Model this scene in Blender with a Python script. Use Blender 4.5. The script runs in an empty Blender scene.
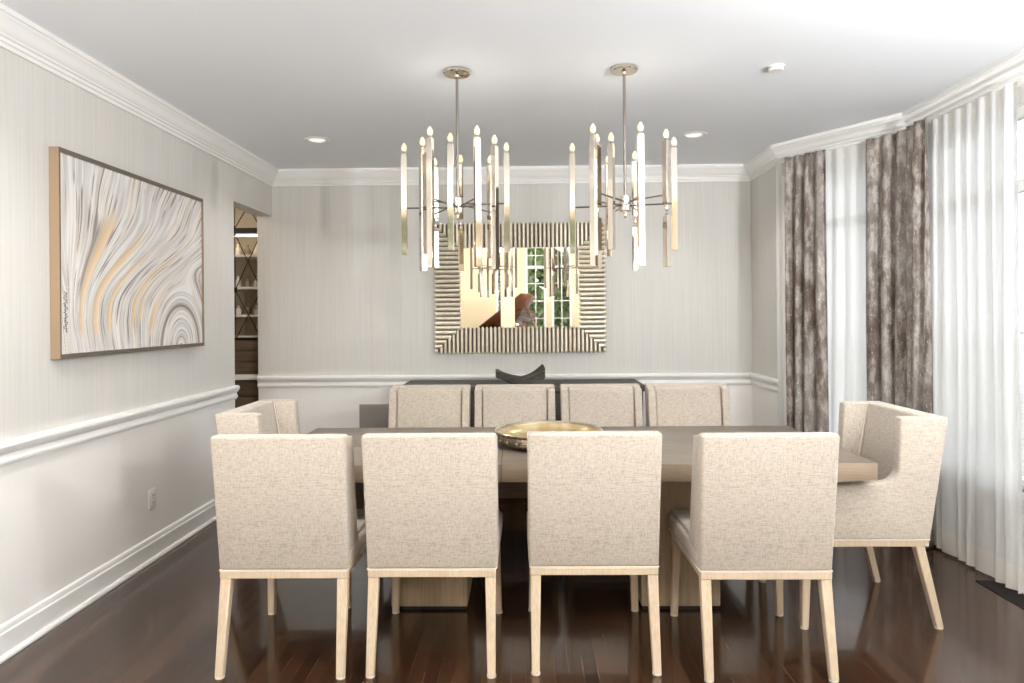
import bpy, bmesh, math, random
from mathutils import Vector, Matrix
random.seed(7)
S = bpy.context.scene
COL = S.collection
D = bpy.data

# ---------------------------------------------------------------- camera, world, light, exposure
YAW, ROLL, CAMH = 0.0161, 0.0079, 1.41
cam_d = D.cameras.new('camera'); cam = D.objects.new('camera', cam_d); COL.objects.link(cam)
fw = Vector((-math.sin(YAW), math.cos(YAW), 0)); rt = Vector((math.cos(YAW), math.sin(YAW), 0)); up = Vector((0, 0, 1))
r2 = rt*math.cos(ROLL) - up*math.sin(ROLL); u2 = up*math.cos(ROLL) + rt*math.sin(ROLL)
M = Matrix((( r2.x, u2.x, -fw.x, 0), (r2.y, u2.y, -fw.y, 0), (r2.z, u2.z, -fw.z, CAMH), (0, 0, 0, 1)))
cam.matrix_world = M
cam_d.sensor_width = 36; cam_d.lens = 683/1024*36; cam_d.shift_y = -(341.5-315.8)/1024
cam_d.clip_start = 0.05
S.camera = cam
w = D.worlds.new('sky'); S.world = w; w.use_nodes = True
bg = w.node_tree.nodes['Background']; bg.inputs[0].default_value = (0.90, 0.955, 1.0, 1); bg.inputs[1].default_value = 0.92
S.view_settings.view_transform = 'Standard'; S.view_settings.look = 'None'; S.view_settings.gamma = 1
S.view_settings.use_curve_mapping = False
S.view_settings.exposure = 1.46
cy = S.cycles
cy.max_bounces = 14; cy.diffuse_bounces = 8; cy.glossy_bounces = 6; cy.transmission_bounces = 8; cy.transparent_max_bounces = 16
cy.sample_clamp_indirect = 8; cy.caustics_reflective = False; cy.caustics_refractive = False
DAYLIGHT = []      # window openings, each gets a sky portal

def portal(name, loc, direction, sx, sy):
    l = D.lights.new(name, 'AREA'); l.shape = 'RECTANGLE'; l.size = sx; l.size_y = sy; l.energy = 1
    o = D.objects.new(name, l); COL.objects.link(o); o.location = loc
    o.rotation_euler = Vector(direction).to_track_quat('-Z', 'Y').to_euler(); l.cycles.is_portal = True
for nm, loc, dr, sx, sy in (
    ('bay_daylight', (2.60, 2.65, 1.52), (-1, 0, 0), 3.4, 2.0),
    ('bay_corner_daylight', (2.33, 4.88, 1.52), (-0.8288, -0.5595, 0), 0.8, 2.0),
    ('bay_near_daylight', (2.33, 0.42, 1.52), (-0.8288, 0.5595, 0), 0.8, 2.0),
    ('living_room_daylight', (0, -4.10, 1.8), (0, 1, 0), 6.6, 2.6),
    ('living_room_side_daylight', (3.75, -2.4, 1.8), (-1, 0, 0), 2.4, 2.6),
    ('living_room_other_side_daylight', (-3.75, -2.4, 1.8), (1, 0, 0), 2.4, 2.6)):
    portal(nm, loc, dr, sx, sy)

# ---------------------------------------------------------------- materials
def nt(m): return m.node_tree.nodes, m.node_tree.links
def mat(name, col, rough=0.5, metal=0.0, **k):
    m = D.materials.new(name); m.use_nodes = True
    b = m.node_tree.nodes['Principled BSDF']
    b.inputs['Base Color'].default_value = (*col, 1); b.inputs['Roughness'].default_value = rough; b.inputs['Metallic'].default_value = metal
    for a, v in k.items(): b.inputs[a.replace('_', ' ')].default_value = v
    return m
def noise(m, scale, vec=(1, 1, 1), detail=3, rough=0.5, coord='Object'):
    n, l = nt(m)
    tc = n.new('ShaderNodeTexCoord'); mp = n.new('ShaderNodeMapping'); no = n.new('ShaderNodeTexNoise')
    mp.inputs['Scale'].default_value = vec; no.inputs['Scale'].default_value = scale; no.inputs['Detail'].default_value = detail
    no.inputs['Roughness'].default_value = rough
    l.new(tc.outputs[coord], mp.inputs['Vector']); l.new(mp.outputs['Vector'], no.inputs['Vector'])
    return no.outputs['Fac']
def ramp(m, fac, stops):
    n, l = nt(m); r = n.new('ShaderNodeValToRGB'); l.new(fac, r.inputs['Fac'])
    e = r.color_ramp.elements
    while len(e) < len(stops): e.new(0.5)
    for q, (p, c) in zip(e, stops): q.position = p; q.color = (*c, 1)
    return r.outputs['Color']
def mixc(m, a, b, fac, mode='MIX'):
    n, l = nt(m); x = n.new('ShaderNodeMix'); x.data_type = 'RGBA'; x.blend_type = mode
    if isinstance(fac, (int, float)): x.inputs[0].default_value = fac
    else: l.new(fac, x.inputs[0])
    l.new(a, x.inputs[6]); l.new(b, x.inputs[7]); return x.outputs[2]
def setc(m, out): nt(m)[1].new(out, nt(m)[0]['Principled BSDF'].inputs['Base Color'])
def bump(m, fac, strength, dist=0.002):
    n, l = nt(m); b = n.new('ShaderNodeBump'); b.inputs['Strength'].default_value = strength; b.inputs['Distance'].default_value = dist
    l.new(fac, b.inputs['Height']); l.new(b.outputs['Normal'], n['Principled BSDF'].inputs['Normal'])
def noisy(name, c1, c2, scale, vec=(1, 1, 1), rough=0.5, metal=0.0, bs=0, p=(0.35, 0.65), detail=3, **k):
    m = mat(name, c1, rough, metal, **k); f = noise(m, scale, vec, detail); setc(m, ramp(m, f, [(p[0], c1), (p[1], c2)]))
    if bs: bump(m, f, bs)
    return m

def fabric_mat(name, base, dark):
    m = mat(name, base, 0.95)
    h = noise(m, 1, (38, 38, 360), 2); v = noise(m, 1, (360, 360, 38), 2); g = noise(m, 5, (1, 1, 1), 2)
    n, l = nt(m)
    mx = n.new('ShaderNodeMath'); mx.operation = 'ADD'; l.new(h, mx.inputs[0]); l.new(v, mx.inputs[1])
    hf = n.new('ShaderNodeMath'); hf.operation = 'MULTIPLY'; hf.inputs[1].default_value = 0.5; l.new(mx.outputs[0], hf.inputs[0]); mx = hf
    c = ramp(m, mx.outputs[0], [(0.36, dark), (0.48, tuple(0.94*q for q in base)), (0.60, tuple(min(1, q*1.10) for q in base))])
    setc(m, c); bump(m, mx.outputs[0], 0.35, 0.0012)
    try: n['Principled BSDF'].inputs['Sheen Weight'].default_value = 0.25
    except Exception: pass
    return m
LINEN = fabric_mat('oatmeal_linen', (0.54, 0.468, 0.388), (0.375, 0.318, 0.262))
PIPE = mat('linen_piping', (0.76, 0.68, 0.58), 0.9)
def wood_mat(name, a, b, axis='x', rough=0.45, sc=1.0, d=4):
    v = {'x': (1.2, 22, 22), 'y': (22, 1.2, 22), 'z': (22, 22, 1.2)}[axis]
    m = mat(name, a, rough); f = noise(m, 2.2*sc, v, d, 0.6); g = noise(m, 9*sc, v, 2)
    c1 = ramp(m, f, [(0.3, a), (0.7, b)]); c2 = ramp(m, g, [(0.35, tuple(q*0.8 for q in a)), (0.6, b)])
    setc(m, mixc(m, c1, c2, 0.35)); bump(m, g, 0.1, 0.001)
    return m
ASH = wood_mat('pale_bleached_ash', (0.60, 0.46, 0.31), (0.69, 0.56, 0.415), 'z', 0.4)
GREYOAK = wood_mat('grey_washed_oak', (0.165, 0.130, 0.098), (0.235, 0.19, 0.147), 'x', 0.38)
EDGEOAK = wood_mat('tan_oak_edge', (0.29, 0.215, 0.148), (0.38, 0.29, 0.205), 'x', 0.45)
OAKP = wood_mat('washed_oak_pedestal', (0.42, 0.31, 0.20), (0.54, 0.42, 0.29), 'z', 0.45)
DARKB = wood_mat('brown_oak_beam', (0.10, 0.06, 0.035), (0.17, 0.11, 0.07), 'x', 0.45)
SIDE = wood_mat('espresso_sideboard_wood', (0.045, 0.033, 0.027), (0.075, 0.056, 0.045), 'x', 0.6)
CABW = wood_mat('dark_walnut_cabinet', (0.07, 0.045, 0.03), (0.15, 0.10, 0.065), 'x', 0.5)
WHITE = mat('white_trim_paint', (0.88, 0.868, 0.845), 0.38)
CREAM = mat('cream_wall_paint', (0.93, 0.90, 0.865), 0.5)
LRCREAM = mat('warm_cream_plaster', (0.78, 0.64, 0.42), 0.6)
CEIL = mat('ceiling_paint', (0.86, 0.885, 0.915), 0.8)
NICKEL = mat('polished_nickel', (0.70, 0.63, 0.54), 0.07, 1.0)
NICKD = mat('satin_nickel_rod', (0.34, 0.30, 0.27), 0.25, 1.0)
CHAMP = noisy('champagne_gilt', (0.84, 0.75, 0.59), (0.93, 0.86, 0.72), 30, rough=0.34, metal=0.45)
BACKF = mat('aged_gilt_backing', (0.20, 0.155, 0.10), 0.5, 0.4)
MIRR = mat('silvered_glass', (0.93, 0.93, 0.92), 0.01, 1.0)
BRONZE = mat('bronze_picture_frame', (0.50, 0.36, 0.24), 0.35, 0.7)
PEWTER = mat('dark_bronze_frame_face', (0.17, 0.145, 0.12), 0.5, 0.4)
IRON = mat('blackened_iron', (0.025, 0.02, 0.018), 0.5, 0.6)
GLIDE = mat('clear_felt_glide', (0.75, 0.66, 0.55), 0.5)
PLATE = mat('white_plastic', (0.82, 0.81, 0.79), 0.35)
SLOT = mat('outlet_slot_dark', (0.05, 0.05, 0.05), 0.5)
GRILLE = mat('taupe_wall_grille', (0.36, 0.33, 0.30), 0.6)
PIANO = noisy('polished_mahogany', (0.10, 0.035, 0.02), (0.18, 0.07, 0.035), 4, (1, 6, 6), rough=0.1)
DARKBOWL = noisy('dark_carved_wood', (0.02, 0.016, 0.011), (0.06, 0.048, 0.032), 14, (1, 4, 4), rough=0.5)
BOWLOUT = noisy('hammered_antique_brass', (0.12, 0.09, 0.055), (0.32, 0.25, 0.17), 60, rough=0.32, metal=0.9, bs=0.5)
BOWLIN = noisy('gilded_bowl_interior', (0.58, 0.42, 0.20), (0.74, 0.60, 0.38), 12, rough=0.3, metal=0.7)
LAWN = noisy('pale_gravel_terrace', (0.36, 0.34, 0.31), (0.46, 0.44, 0.41), 6, rough=0.9)
LEAF = noisy('tree_leaves', (0.22, 0.30, 0.12), (0.48, 0.56, 0.32), 5, rough=0.6)
BARK = noisy('tree_bark', (0.10, 0.075, 0.055), (0.2, 0.16, 0.12), 8, (3, 3, 1), rough=0.9)
STONE = noisy('white_quartz', (0.72, 0.69, 0.65), (0.82, 0.80, 0.77), 8, rough=0.25)
BOTTLE = mat('smoked_glass', (0.30, 0.24, 0.17), 0.1)
GLASSW = mat('pale_glassware', (0.80, 0.78, 0.70), 0.1)

def wallpaper():
    m = mat('silvery_strie_wallpaper', (0.66, 0.63, 0.58), 0.55)
    f = noise(m, 1, (70, 70, 1.1), 3, 0.6); g = noise(m, 1, (9, 9, 0.35), 2); h = noise(m, 1, (190, 190, 3), 2)
    n, l = nt(m)
    a = ramp(m, f, [(0.34, (0.60, 0.58, 0.54)), (0.5, (0.67, 0.65, 0.61)), (0.64, (0.71, 0.685, 0.645))])
    b = ramp(m, g, [(0.35, (0.63, 0.63, 0.61)), (0.65, (0.71, 0.675, 0.63))])
    c = ramp(m, h, [(0.35, (0.62, 0.59, 0.55)), (0.6, (0.70, 0.68, 0.645))])
    setc(m, mixc(m, mixc(m, a, b, 0.45), c, 0.25))
    return m
PAPER = wallpaper()
def floor_mat():
    m = mat('dark_hardwood_planks', (0.05, 0.025, 0.015), 0.16)
    n, l = nt(m)
    tc = n.new('ShaderNodeTexCoord'); mp = n.new('ShaderNodeMapping'); mp.inputs['Rotation'].default_value = (0, 0, math.pi/2)
    l.new(tc.outputs['Object'], mp.inputs['Vector'])
    br = n.new('ShaderNodeTexBrick'); l.new(mp.outputs['Vector'], br.inputs['Vector'])
    br.offset = 0.37; br.offset_frequency = 2
    br.inputs['Scale'].default_value = 1; br.inputs['Brick Width'].default_value = 1.1; br.inputs['Row Height'].default_value = 0.057
    br.inputs['Mortar Size'].default_value = 0.0011; br.inputs['Mortar Smooth'].default_value = 0.3; br.inputs['Bias'].default_value = 0
    br.inputs['Color1'].default_value = (0.024, 0.011, 0.0055, 1); br.inputs['Color2'].default_value = (0.064, 0.030, 0.015, 1)
    br.inputs['Mortar'].default_value = (0.10, 0.055, 0.03, 1)
    g = noise(m, 3, (18, 1.3, 1), 4, 0.6)
    c = ramp(m, g, [(0.3, (0.55, 0.5, 0.48)), (0.7, (1.25, 1.2, 1.15))])
    setc(m, mixc(m, br.outputs['Color'], c, 0.8, 'MULTIPLY'))
    wv = noise(m, 5, (1, 0.35, 1), 2); s = n.new('ShaderNodeMath'); s.operation = 'MULTIPLY_ADD'; s.inputs[1].default_value = -0.35
    l.new(br.outputs['Fac'], s.inputs[0]); l.new(wv, s.inputs[2]); bump(m, s.outputs[0], 0.18, 0.003)
    r = noise(m, 4, (4, 1, 1), 3); rr = n.new('ShaderNodeMapRange'); rr.inputs[3].default_value = 0.11; rr.inputs[4].default_value = 0.21
    l.new(r, rr.inputs[0]); l.new(rr.outputs[0], n['Principled BSDF'].inputs['Roughness'])
    n['Principled BSDF'].inputs['Coat Weight'].default_value = 0.35; n['Principled BSDF'].inputs['Coat Roughness'].default_value = 0.06
    return m
FLOOR = floor_mat()
def drape_mat():
    m = mat('distressed_taupe_velvet', (0.2, 0.17, 0.15), 0.55)
    a = noise(m, 1, (16, 16, 6.5), 6, 0.72); b = noise(m, 1, (70, 70, 34), 4, 0.7); c = noise(m, 1, (9, 9, 1.1), 3)
    x = ramp(m, a, [(0.40, (0.10, 0.068, 0.05)), (0.5, (0.24, 0.19, 0.155)), (0.58, (0.52, 0.48, 0.44))])
    y = ramp(m, c, [(0.42, (0.10, 0.068, 0.05)), (0.58, (0.44, 0.41, 0.385))])
    z = ramp(m, b, [(0.60, (0, 0, 0)), (0.70, (0.42, 0.39, 0.35))])
    setc(m, mixc(m, mixc(m, x, y, 0.4), z, 1.0, 'ADD'))
    return m
DRAPE = drape_mat()
def sheer_mat(name, col, tr, transp):
    m = D.materials.new(name); m.use_nodes = True; n, l = nt(m); n.remove(n['Principled BSDF'])
    out = n['Material Output']; di = n.new('ShaderNodeBsdfDiffuse'); tl = n.new('ShaderNodeBsdfTranslucent'); tp = n.new('ShaderNodeBsdfTransparent')
    for q in (di, tl): q.inputs['Color'].default_value = (*col, 1)
    a = n.new('ShaderNodeMixShader'); b = n.new('ShaderNodeMixShader'); a.inputs[0].default_value = tr; b.inputs[0].default_value = transp
    l.new(di.outputs[0], a.inputs[1]); l.new(tl.outputs[0], a.inputs[2]); l.new(a.outputs[0], b.inputs[1]); l.new(tp.outputs[0], b.inputs[2]); l.new(b.outputs[0], out.inputs[0])
    return m
SHEER = sheer_mat('white_linen_sheer', (0.88, 0.88, 0.87), 0.40, 0.05)
HEM = sheer_mat('doubled_sheer_hem', (0.93, 0.90, 0.85), 0.35, 0.04)
def pane_mat():
    m = D.materials.new('clear_window_glass'); m.use_nodes = True; n, l = nt(m); n.remove(n['Principled BSDF'])
    tp = n.new('ShaderNodeBsdfTransparent'); g = n.new('ShaderNodeBsdfGlossy'); g.inputs['Roughness'].default_value = 0.02
    lw = n.new('ShaderNodeLayerWeight'); fr = n.new('ShaderNodeMath'); fr.operation = 'POWER'; fr.inputs[1].default_value = 5; l.new(lw.outputs['Facing'], fr.inputs[0])
    x = n.new('ShaderNodeMixShader'); l.new(fr.outputs[0], x.inputs[0]); l.new(tp.outputs[0], x.inputs[1]); l.new(g.outputs[0], x.inputs[2]); l.new(x.outputs[0], n['Material Output'].inputs[0])
    return m
PANE = pane_mat()
def emis(name, col, s):
    m = mat(name, col, 0.4); b = m.node_tree.nodes['Principled BSDF']
    b.inputs['Emission Color'].default_value = (*col, 1); b.inputs['Emission Strength'].default_value = s; return m
BULB = emis('glowing_bulb', (0.95, 0.78, 0.45), 0.22)
LENS = emis('recessed_lens', (1.0, 0.97, 0.92), 0.25)
LED = emis('warm_shelf_light', (1.0, 0.80, 0.5), 3.0)

# ---------------------------------------------------------------- mesh helpers
class MB:
    def __init__(s): s.bm = bmesh.new()
    def box(s, lo, hi, mi=0):
        x0, y0, z0 = lo; x1, y1, z1 = hi
        return s.hexa([(x0, y0, z0), (x1, y0, z0), (x1, y1, z0), (x0, y1, z0), (x0, y0, z1), (x1, y0, z1), (x1, y1, z1), (x0, y1, z1)], mi)
    def hexa(s, p, mi=0):
        v = [s.bm.verts.new(q) for q in p]
        for f in ((3, 2, 1, 0), (4, 5, 6, 7), (0, 1, 5, 4), (1, 2, 6, 5), (2, 3, 7, 6), (3, 0, 4, 7)):
            fc = s.bm.faces.new([v[i] for i in f]); fc.material_index = mi
        return v
    def prism(s, pts, h, axis='x', t0=0.0, mi=0):   # outline pts (a,b) extruded along axis from t0 to t0+h
        def P(a, b, t): return {'x': (t, a, b), 'y': (a, t, b), 'z': (a, b, t)}[axis]
        A = [s.bm.verts.new(P(a, b, t0)) for a, b in pts]; B = [s.bm.verts.new(P(a, b, t0+h)) for a, b in pts]
        fs = [s.bm.faces.new(A), s.bm.faces.new(list(reversed(B)))]
        for i in range(len(A)):
            j = (i+1) % len(A); fs.append(s.bm.faces.new((A[j], A[i], B[i], B[j])))
        for f in fs: f.material_index = mi
    def tube(s, a, b, r0, r1=None, n=12, mi=0, sq=False, tw=0.0):
        r1 = r0 if r1 is None else r1; a = Vector(a); b = Vector(b); d = (b-a).normalized()
        x = d.orthogonal().normalized() if abs(d.z) < 0.99 else Vector((1, 0, 0)); y = d.cross(x).normalized(); x = y.cross(d).normalized()
        if sq: n = 4
        ang = [tw + (2*math.pi*(i+(0.5 if sq else 0))/n) for i in range(n)]
        k = math.sqrt(2) if sq else 1
        A = [s.bm.verts.new(a+(x*math.cos(t)+y*math.sin(t))*r0*k) for t in ang]; B = [s.bm.verts.new(b+(x*math.cos(t)+y*math.sin(t))*r1*k) for t in ang]
        s.bm.faces.new(list(reversed(A))).material_index = mi; s.bm.faces.new(B).material_index = mi
        for i in range(n):
            j = (i+1) % n; s.bm.faces.new((A[i], A[j], B[j], B[i])).material_index = mi
    def lathe(s, prof, n=32, c=(0, 0, 0), mi=0):
        rings = []
        for r, z in prof:
            if r < 1e-5: rings.append([s.bm.verts.new((c[0], c[1], c[2]+z))])
            else: rings.append([s.bm.verts.new((c[0]+r*math.cos(2*math.pi*i/n), c[1]+r*math.sin(2*math.pi*i/n), c[2]+z)) for i in range(n)])
        for A, B in zip(rings, rings[1:]):
            for i in range(n):
                j = (i+1) % n
                if len(A) == 1 and len(B) == 1: break
                if len(A) == 1: f = (A[0], B[j], B[i])
                elif len(B) == 1: f = (A[i], A[j], B[0])
                else: f = (A[i], A[j], B[j], B[i])
                s.bm.faces.new(f).material_index = mi
    def grid(s, P, mi=0, closed=False):
        R = [[s.bm.verts.new(q) for q in row] for row in P]
        for a, b in zip(R, R[1:]):
            n = len(a)
            for i in range(n if closed else n-1):
                j = (i+1) % n; s.bm.faces.new((a[i], a[j], b[j], b[i])).material_index = mi
        return R
    def bevel(s, w, seg=2, ang=30):
        s.bm.normal_update()
        es = [e for e in s.bm.edges if len(e.link_faces) == 2 and e.calc_face_angle(0) > math.radians(ang)]
        bmesh.ops.bevel(s.bm, geom=es, offset=w, segments=seg, profile=0.5, affect='EDGES', clamp_overlap=True)
        return s
    def done(s, name, mats, parent=None, smooth=35, loc=None):
        bmesh.ops.recalc_face_normals(s.bm, faces=s.bm.faces)
        me = D.meshes.new(name); s.bm.to_mesh(me); s.bm.free()
        for m in (mats if isinstance(mats, (list, tuple)) else [mats]): me.materials.append(m)
        if smooth:
            me.shade_smooth(); me.set_sharp_from_angle(angle=math.radians(smooth))
        o = D.objects.new(name, me); COL.objects.link(o); o.parent = parent
        if loc: o.location = loc
        return o
def thing(name, label, cat, loc=(0, 0, 0), rz=0.0, group=None):
    o = D.objects.new(name, None); COL.objects.link(o); o.location = loc; o.rotation_euler = (0, 0, rz); o.empty_display_size = 0.1
    return tag(o, label, cat, group)
def tag(o, label, cat, group=None):
    o['label'] = label; o['category'] = cat
    if group: o['group'] = group
    return o
def struct(o): o['kind'] = 'structure'; return o
def copy_tree(o, parent=None):
    c = o.copy(); COL.objects.link(c); c.parent = parent
    if parent: c.matrix_parent_inverse = Matrix()
    for ch in [q for q in o.children]: copy_tree(ch, c)
    return c
def sweep(path, prof, side=1):      # path in plan, profile (offset inward, z), mitred corners
    m = MB(); P = [Vector(p) for p in path]; rows = []
    for i, p in enumerate(P):
        d0 = (P[i]-P[i-1]).normalized() if i else (P[1]-P[0]).normalized(); d1 = (P[i+1]-P[i]).normalized() if i < len(P)-1 else d0
        n0 = Vector((d0.y, -d0.x))*side; n1 = Vector((d1.y, -d1.x))*side
        b = (n0+n1).normalized(); k = 1/max(0.2, b.dot(n0))
        rows.append([(p.x+b.x*o*k, p.y+b.y*o*k, z) for o, z in prof])
    R = m.grid(rows, closed=True)
    m.bm.faces.new(R[0]); m.bm.faces.new(list(reversed(R[-1])))
    return m

# ---------------------------------------------------------------- the room
XL, YB, XR, CT = -2.184, 5.93, 1.976, 2.69
F1, F2 = (XR, 5.24), (2.52, 4.43)         # far bay facet
G1, G2 = (2.52, 0.87), (XR, 0.06)         # near bay facet
YF = -0.8
RAIL = 0.85
m = MB(); m.box((-4.2, YF-3.3, -0.1), (3.7, 7.0, 0)); struct(m.done('floor', FLOOR, smooth=0))
m = MB(); m.box((-4.2, YF, CT), (3.2, 7.0, CT+0.1)); struct(m.done('ceiling', CEIL, smooth=0))
m = MB()
m.box((-3.7, -4.2, 3.3), (3.7, YF-0.14, 3.4))
struct(m.done('ceiling_living_room', CEIL, smooth=0))

def wall(name, segs):     # segs: list of (quad plan pts 4, z0, z1, mat idx) mats: cream, paper
    m = MB()
    for q, z0, z1, mi in segs:
        m.hexa([(*p, z0) for p in q] + [(*p, z1) for p in q], mi)
    return struct(m.done(name, [CREAM, PAPER, WHITE], smooth=0))
def seg2(q): return [(q, 0, RAIL, 0), (q, RAIL, CT, 1)]
WT = 0.132
op0 = 5.135
wall('wall_left', seg2([(XL-WT, YF), (XL, YF), (XL, op0), (XL-WT, op0)]) + [([(XL-WT, op0), (XL, op0), (XL, YB), (XL-WT, YB)], 2.296, CT, 1)])
wall('wall_back', seg2([(XL-WT, YB), (XR+0.1, YB), (XR+0.1, YB+0.12), (XL-WT, YB+0.12)]))
wall('wall_right', seg2([(XR, F1[1]), (XR+0.1, F1[1]+0.07), (XR+0.1, YB), (XR, YB)]))
wall('wall_right_near', seg2([(XR, YF), (XR+0.1, YF), (XR+0.1, G2[1]-0.07), (XR, G2[1])]))
# bay window walls with openings: each facet is wall below the sill, head above, jambs and a white window unit
def bay_wall(name, A, B, wins, sill=0.50, head=2.46):
    A = Vector(A); B = Vector(B); d = (B-A); L = d.length; d.normalize(); n = Vector((-d.y, d.x))   # outward
    if n.dot(Vector((1, 0))) < 0: n = -n
    T = 0.12
    def q(t0, t1): return [tuple(A+d*t0), tuple(A+d*t1), tuple(A+d*t1+n*T), tuple(A+d*t0+n*T)]
    segs = [(q(0, L), 0, sill, 0), (q(0, L), head, CT, 1)]; t = 0
    for w0, w1 in wins: segs.append((q(t, w0), sill, head, 0)); t = w1
    segs.append((q(t, L), sill, head, 0))
    wall(name, segs)
    return A, d, n
def window(idx, A, d, n, w0, w1, z0, z1, bars, cols, rows=(), recess=0.05, name='window'):
    # frame, transom bars, muntins and a pane, all at their place in the wall
    m = MB()
    def slab(t0, t1, a0, a1, za, zb):
        p = [A+d*t0+n*a0, A+d*t1+n*a0, A+d*t1+n*a1, A+d*t0+n*a1]
        m.hexa([(*v, za) for v in p] + [(*v, zb) for v in p])
    F = 0.05
    slab(w0, w0+F, recess-0.02, recess+0.04, z0, z1); slab(w1-F, w1, recess-0.02, recess+0.04, z0, z1)
    slab(w0+F, w1-F, recess-0.02, recess+0.04, z0, z0+F); slab(w0+F, w1-F, recess-0.02, recess+0.04, z1-F, z1)
    for zb in bars: slab(w0+F, w1-F, recess-0.015, recess+0.035, zb-0.03, zb+0.03)
    for k in range(1, cols):
        t = w0+F+(w1-w0-2*F)*k/cols; slab(t-0.009, t+0.009, recess+0.0, recess+0.025, z0+F, z1-F)
    for zr in rows: slab(w0+F, w1-F, recess+0.002, recess+0.023, zr-0.008, zr+0.008)
    o = m.done(f'{name}_{idx}', WHITE, smooth=0); struct(o)
    g = MB(); p = [A+d*(w0+F)+n*(recess+0.010), A+d*(w1-F)+n*(recess+0.010), A+d*(w1-F)+n*(recess+0.014), A+d*(w0+F)+n*(recess+0.014)]
    g.hexa([(*v, z0+F) for v in p] + [(*v, z1-F) for v in p]); g.done('pane', PANE, o, smooth=0)
    s = MB(); p = [A+d*(w0-0.04)-n*0.03, A+d*(w1+0.04)-n*0.03, A+d*(w1+0.04)+n*0.03, A+d*(w0-0.04)+n*0.03]
    s.hexa([(*v, z0-0.03) for v in p] + [(*v, z0) for v in p]); s.done('window_sill', WHITE, o, smooth=0)
    return o
A, d, n = bay_wall('wall_bay_far', F1, F2, [(0.12, 0.86)]); window(1, A, d, n, 0.12, 0.86, 0.5, 2.46, (2.06,), 2)
A, d, n = bay_wall('wall_bay', F2, G1, [(0.12, 1.10), (1.24, 2.32), (2.46, 3.44)])
for i, (a, b) in enumerate(((0.12, 1.10), (1.24, 2.32), (2.46, 3.44))): window(2+i, A, d, n, a, b, 0.5, 2.46, (2.06,), 2, (1.3,))
A, d, n = bay_wall('wall_bay_near', G1, G2, [(0.12, 0.86)]); window(5, A, d, n, 0.12, 0.86, 0.5, 2.46, (2.06,), 2)

crown = [(0, 2.555), (0.012, 2.555), (0.013, 2.572), (0.022, 2.576), (0.024, 2.590), (0.034, 2.594), (0.036, 2.602), (0.046, 2.610), (0.056, 2.626), (0.066, 2.645), (0.077, 2.657), (0.079, 2.664), (0.088, 2.667), (0.089, 2.689), (0, 2.689)]
path_all = [(XL, YF), (XL, YB), (XR, YB), F1, F2, G1, G2, (XR, YF)]
struct(sweep(path_all, crown).done('trim_1', WHITE, smooth=25))
railp = [(0, 0.797), (0.010, 0.797), (0.014, 0.806), (0.020, 0.810), (0.022, 0.822), (0.016, 0.834), (0.013, 0.846), (0.018, 0.852), (0.027, 0.860), (0.034, 0.872), (0.037, 0.884), (0.034, 0.896), (0.026, 0.901), (0, 0.903)]
struct(sweep([(XL, YF), (XL, op0+0.002)], railp).done('trim_2', WHITE, smooth=25))
struct(sweep([(XL-WT, YB), (XR, YB), F1], railp).done('trim_3', WHITE, smooth=25))
basep = [(0, 0.001), (0.034, 0.001), (0.034, 0.010), (0.028, 0.020), (0.018, 0.022), (0.018, 0.105), (0.013, 0.112), (0.013, 0.124), (0.009, 0.134), (0, 0.140)]
struct(sweep([(XL, YF), (XL, op0)], basep).done('baseboard_left', WHITE, smooth=25))
struct(sweep([(XL-WT, YB), (XR, YB), F1], basep).done('baseboard_back', WHITE, smooth=25))
struct(sweep([F1, F2, G1, G2, (XR, YF)], basep).done('baseboard_right', WHITE, smooth=25))
# white corner casing where the bay begins
m = MB(); m.box((XR-0.022, F1[1]-0.005, 0), (XR+0.02, F1[1]+0.055, 2.56)); struct(m.bevel(0.005).done('trim_4', WHITE))

# ---------------------------------------------------------------- living room behind the camera (seen in the mirror)
def LRwall(name, boxes):
    m = MB()
    for a, b in boxes: m.box(a, b)
    return struct(m.done(name, LRCREAM, smooth=0))
LRwall('wall_front', [((-3.6, YF-0.14, 0), (-2.1, YF, 3.3)), ((1.9, YF-0.14, 0), (3.6, YF, 3.3)), ((-2.1, YF-0.14, 2.67), (1.9, YF, 3.3))])
wins = [(-3.3, -1.75), (-0.62, -0.20), (0.06, 0.54), (0.67, 1.13), (1.75, 3.3)]  # the two outermost openings are unseen, added to let in more daylight
bx = [((-3.6, -4.12, 0), (3.6, -4.0, 0.5)), ((-3.6, -4.12, 3.1), (3.6, -4.0, 3.3))]; t = -3.6
for a, b in wins: bx.append(((t, -4.12, 0.5), (a, -4.0, 3.1))); t = b
bx.append(((t, -4.12, 0.5), (3.6, -4.0, 3.1))); LRwall('wall_living_room_window_side', bx)
for i, (a, b) in enumerate(wins):
    window(6+i, Vector((0, -4.0)), Vector((1, 0)), Vector((0, -1)), a, b, 0.5, 3.1, (2.53,), 2 if b-a < 1 else 4, (0.95, 1.35, 1.75, 2.15, 2.8), recess=0.04)
LRwall('wall_living_room_left', [((-3.72, -4.12, 0), (-3.6, -3.6, 3.3)), ((-3.72, -1.2, 0), (-3.6, YF, 3.3)), ((-3.72, -3.6, 0), (-3.6, -1.2, 0.5)), ((-3.72, -3.6, 3.1), (-3.6, -1.2, 3.3))])
window(12, Vector((-3.6, 0)), Vector((0, -1)), Vector((-1, 0)), 1.2, 3.6, 0.5, 3.1, (2.53,), 5, (0.95, 1.35, 1.75, 2.15, 2.8), recess=0.04)  # unseen left window, added to raise the light level
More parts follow.
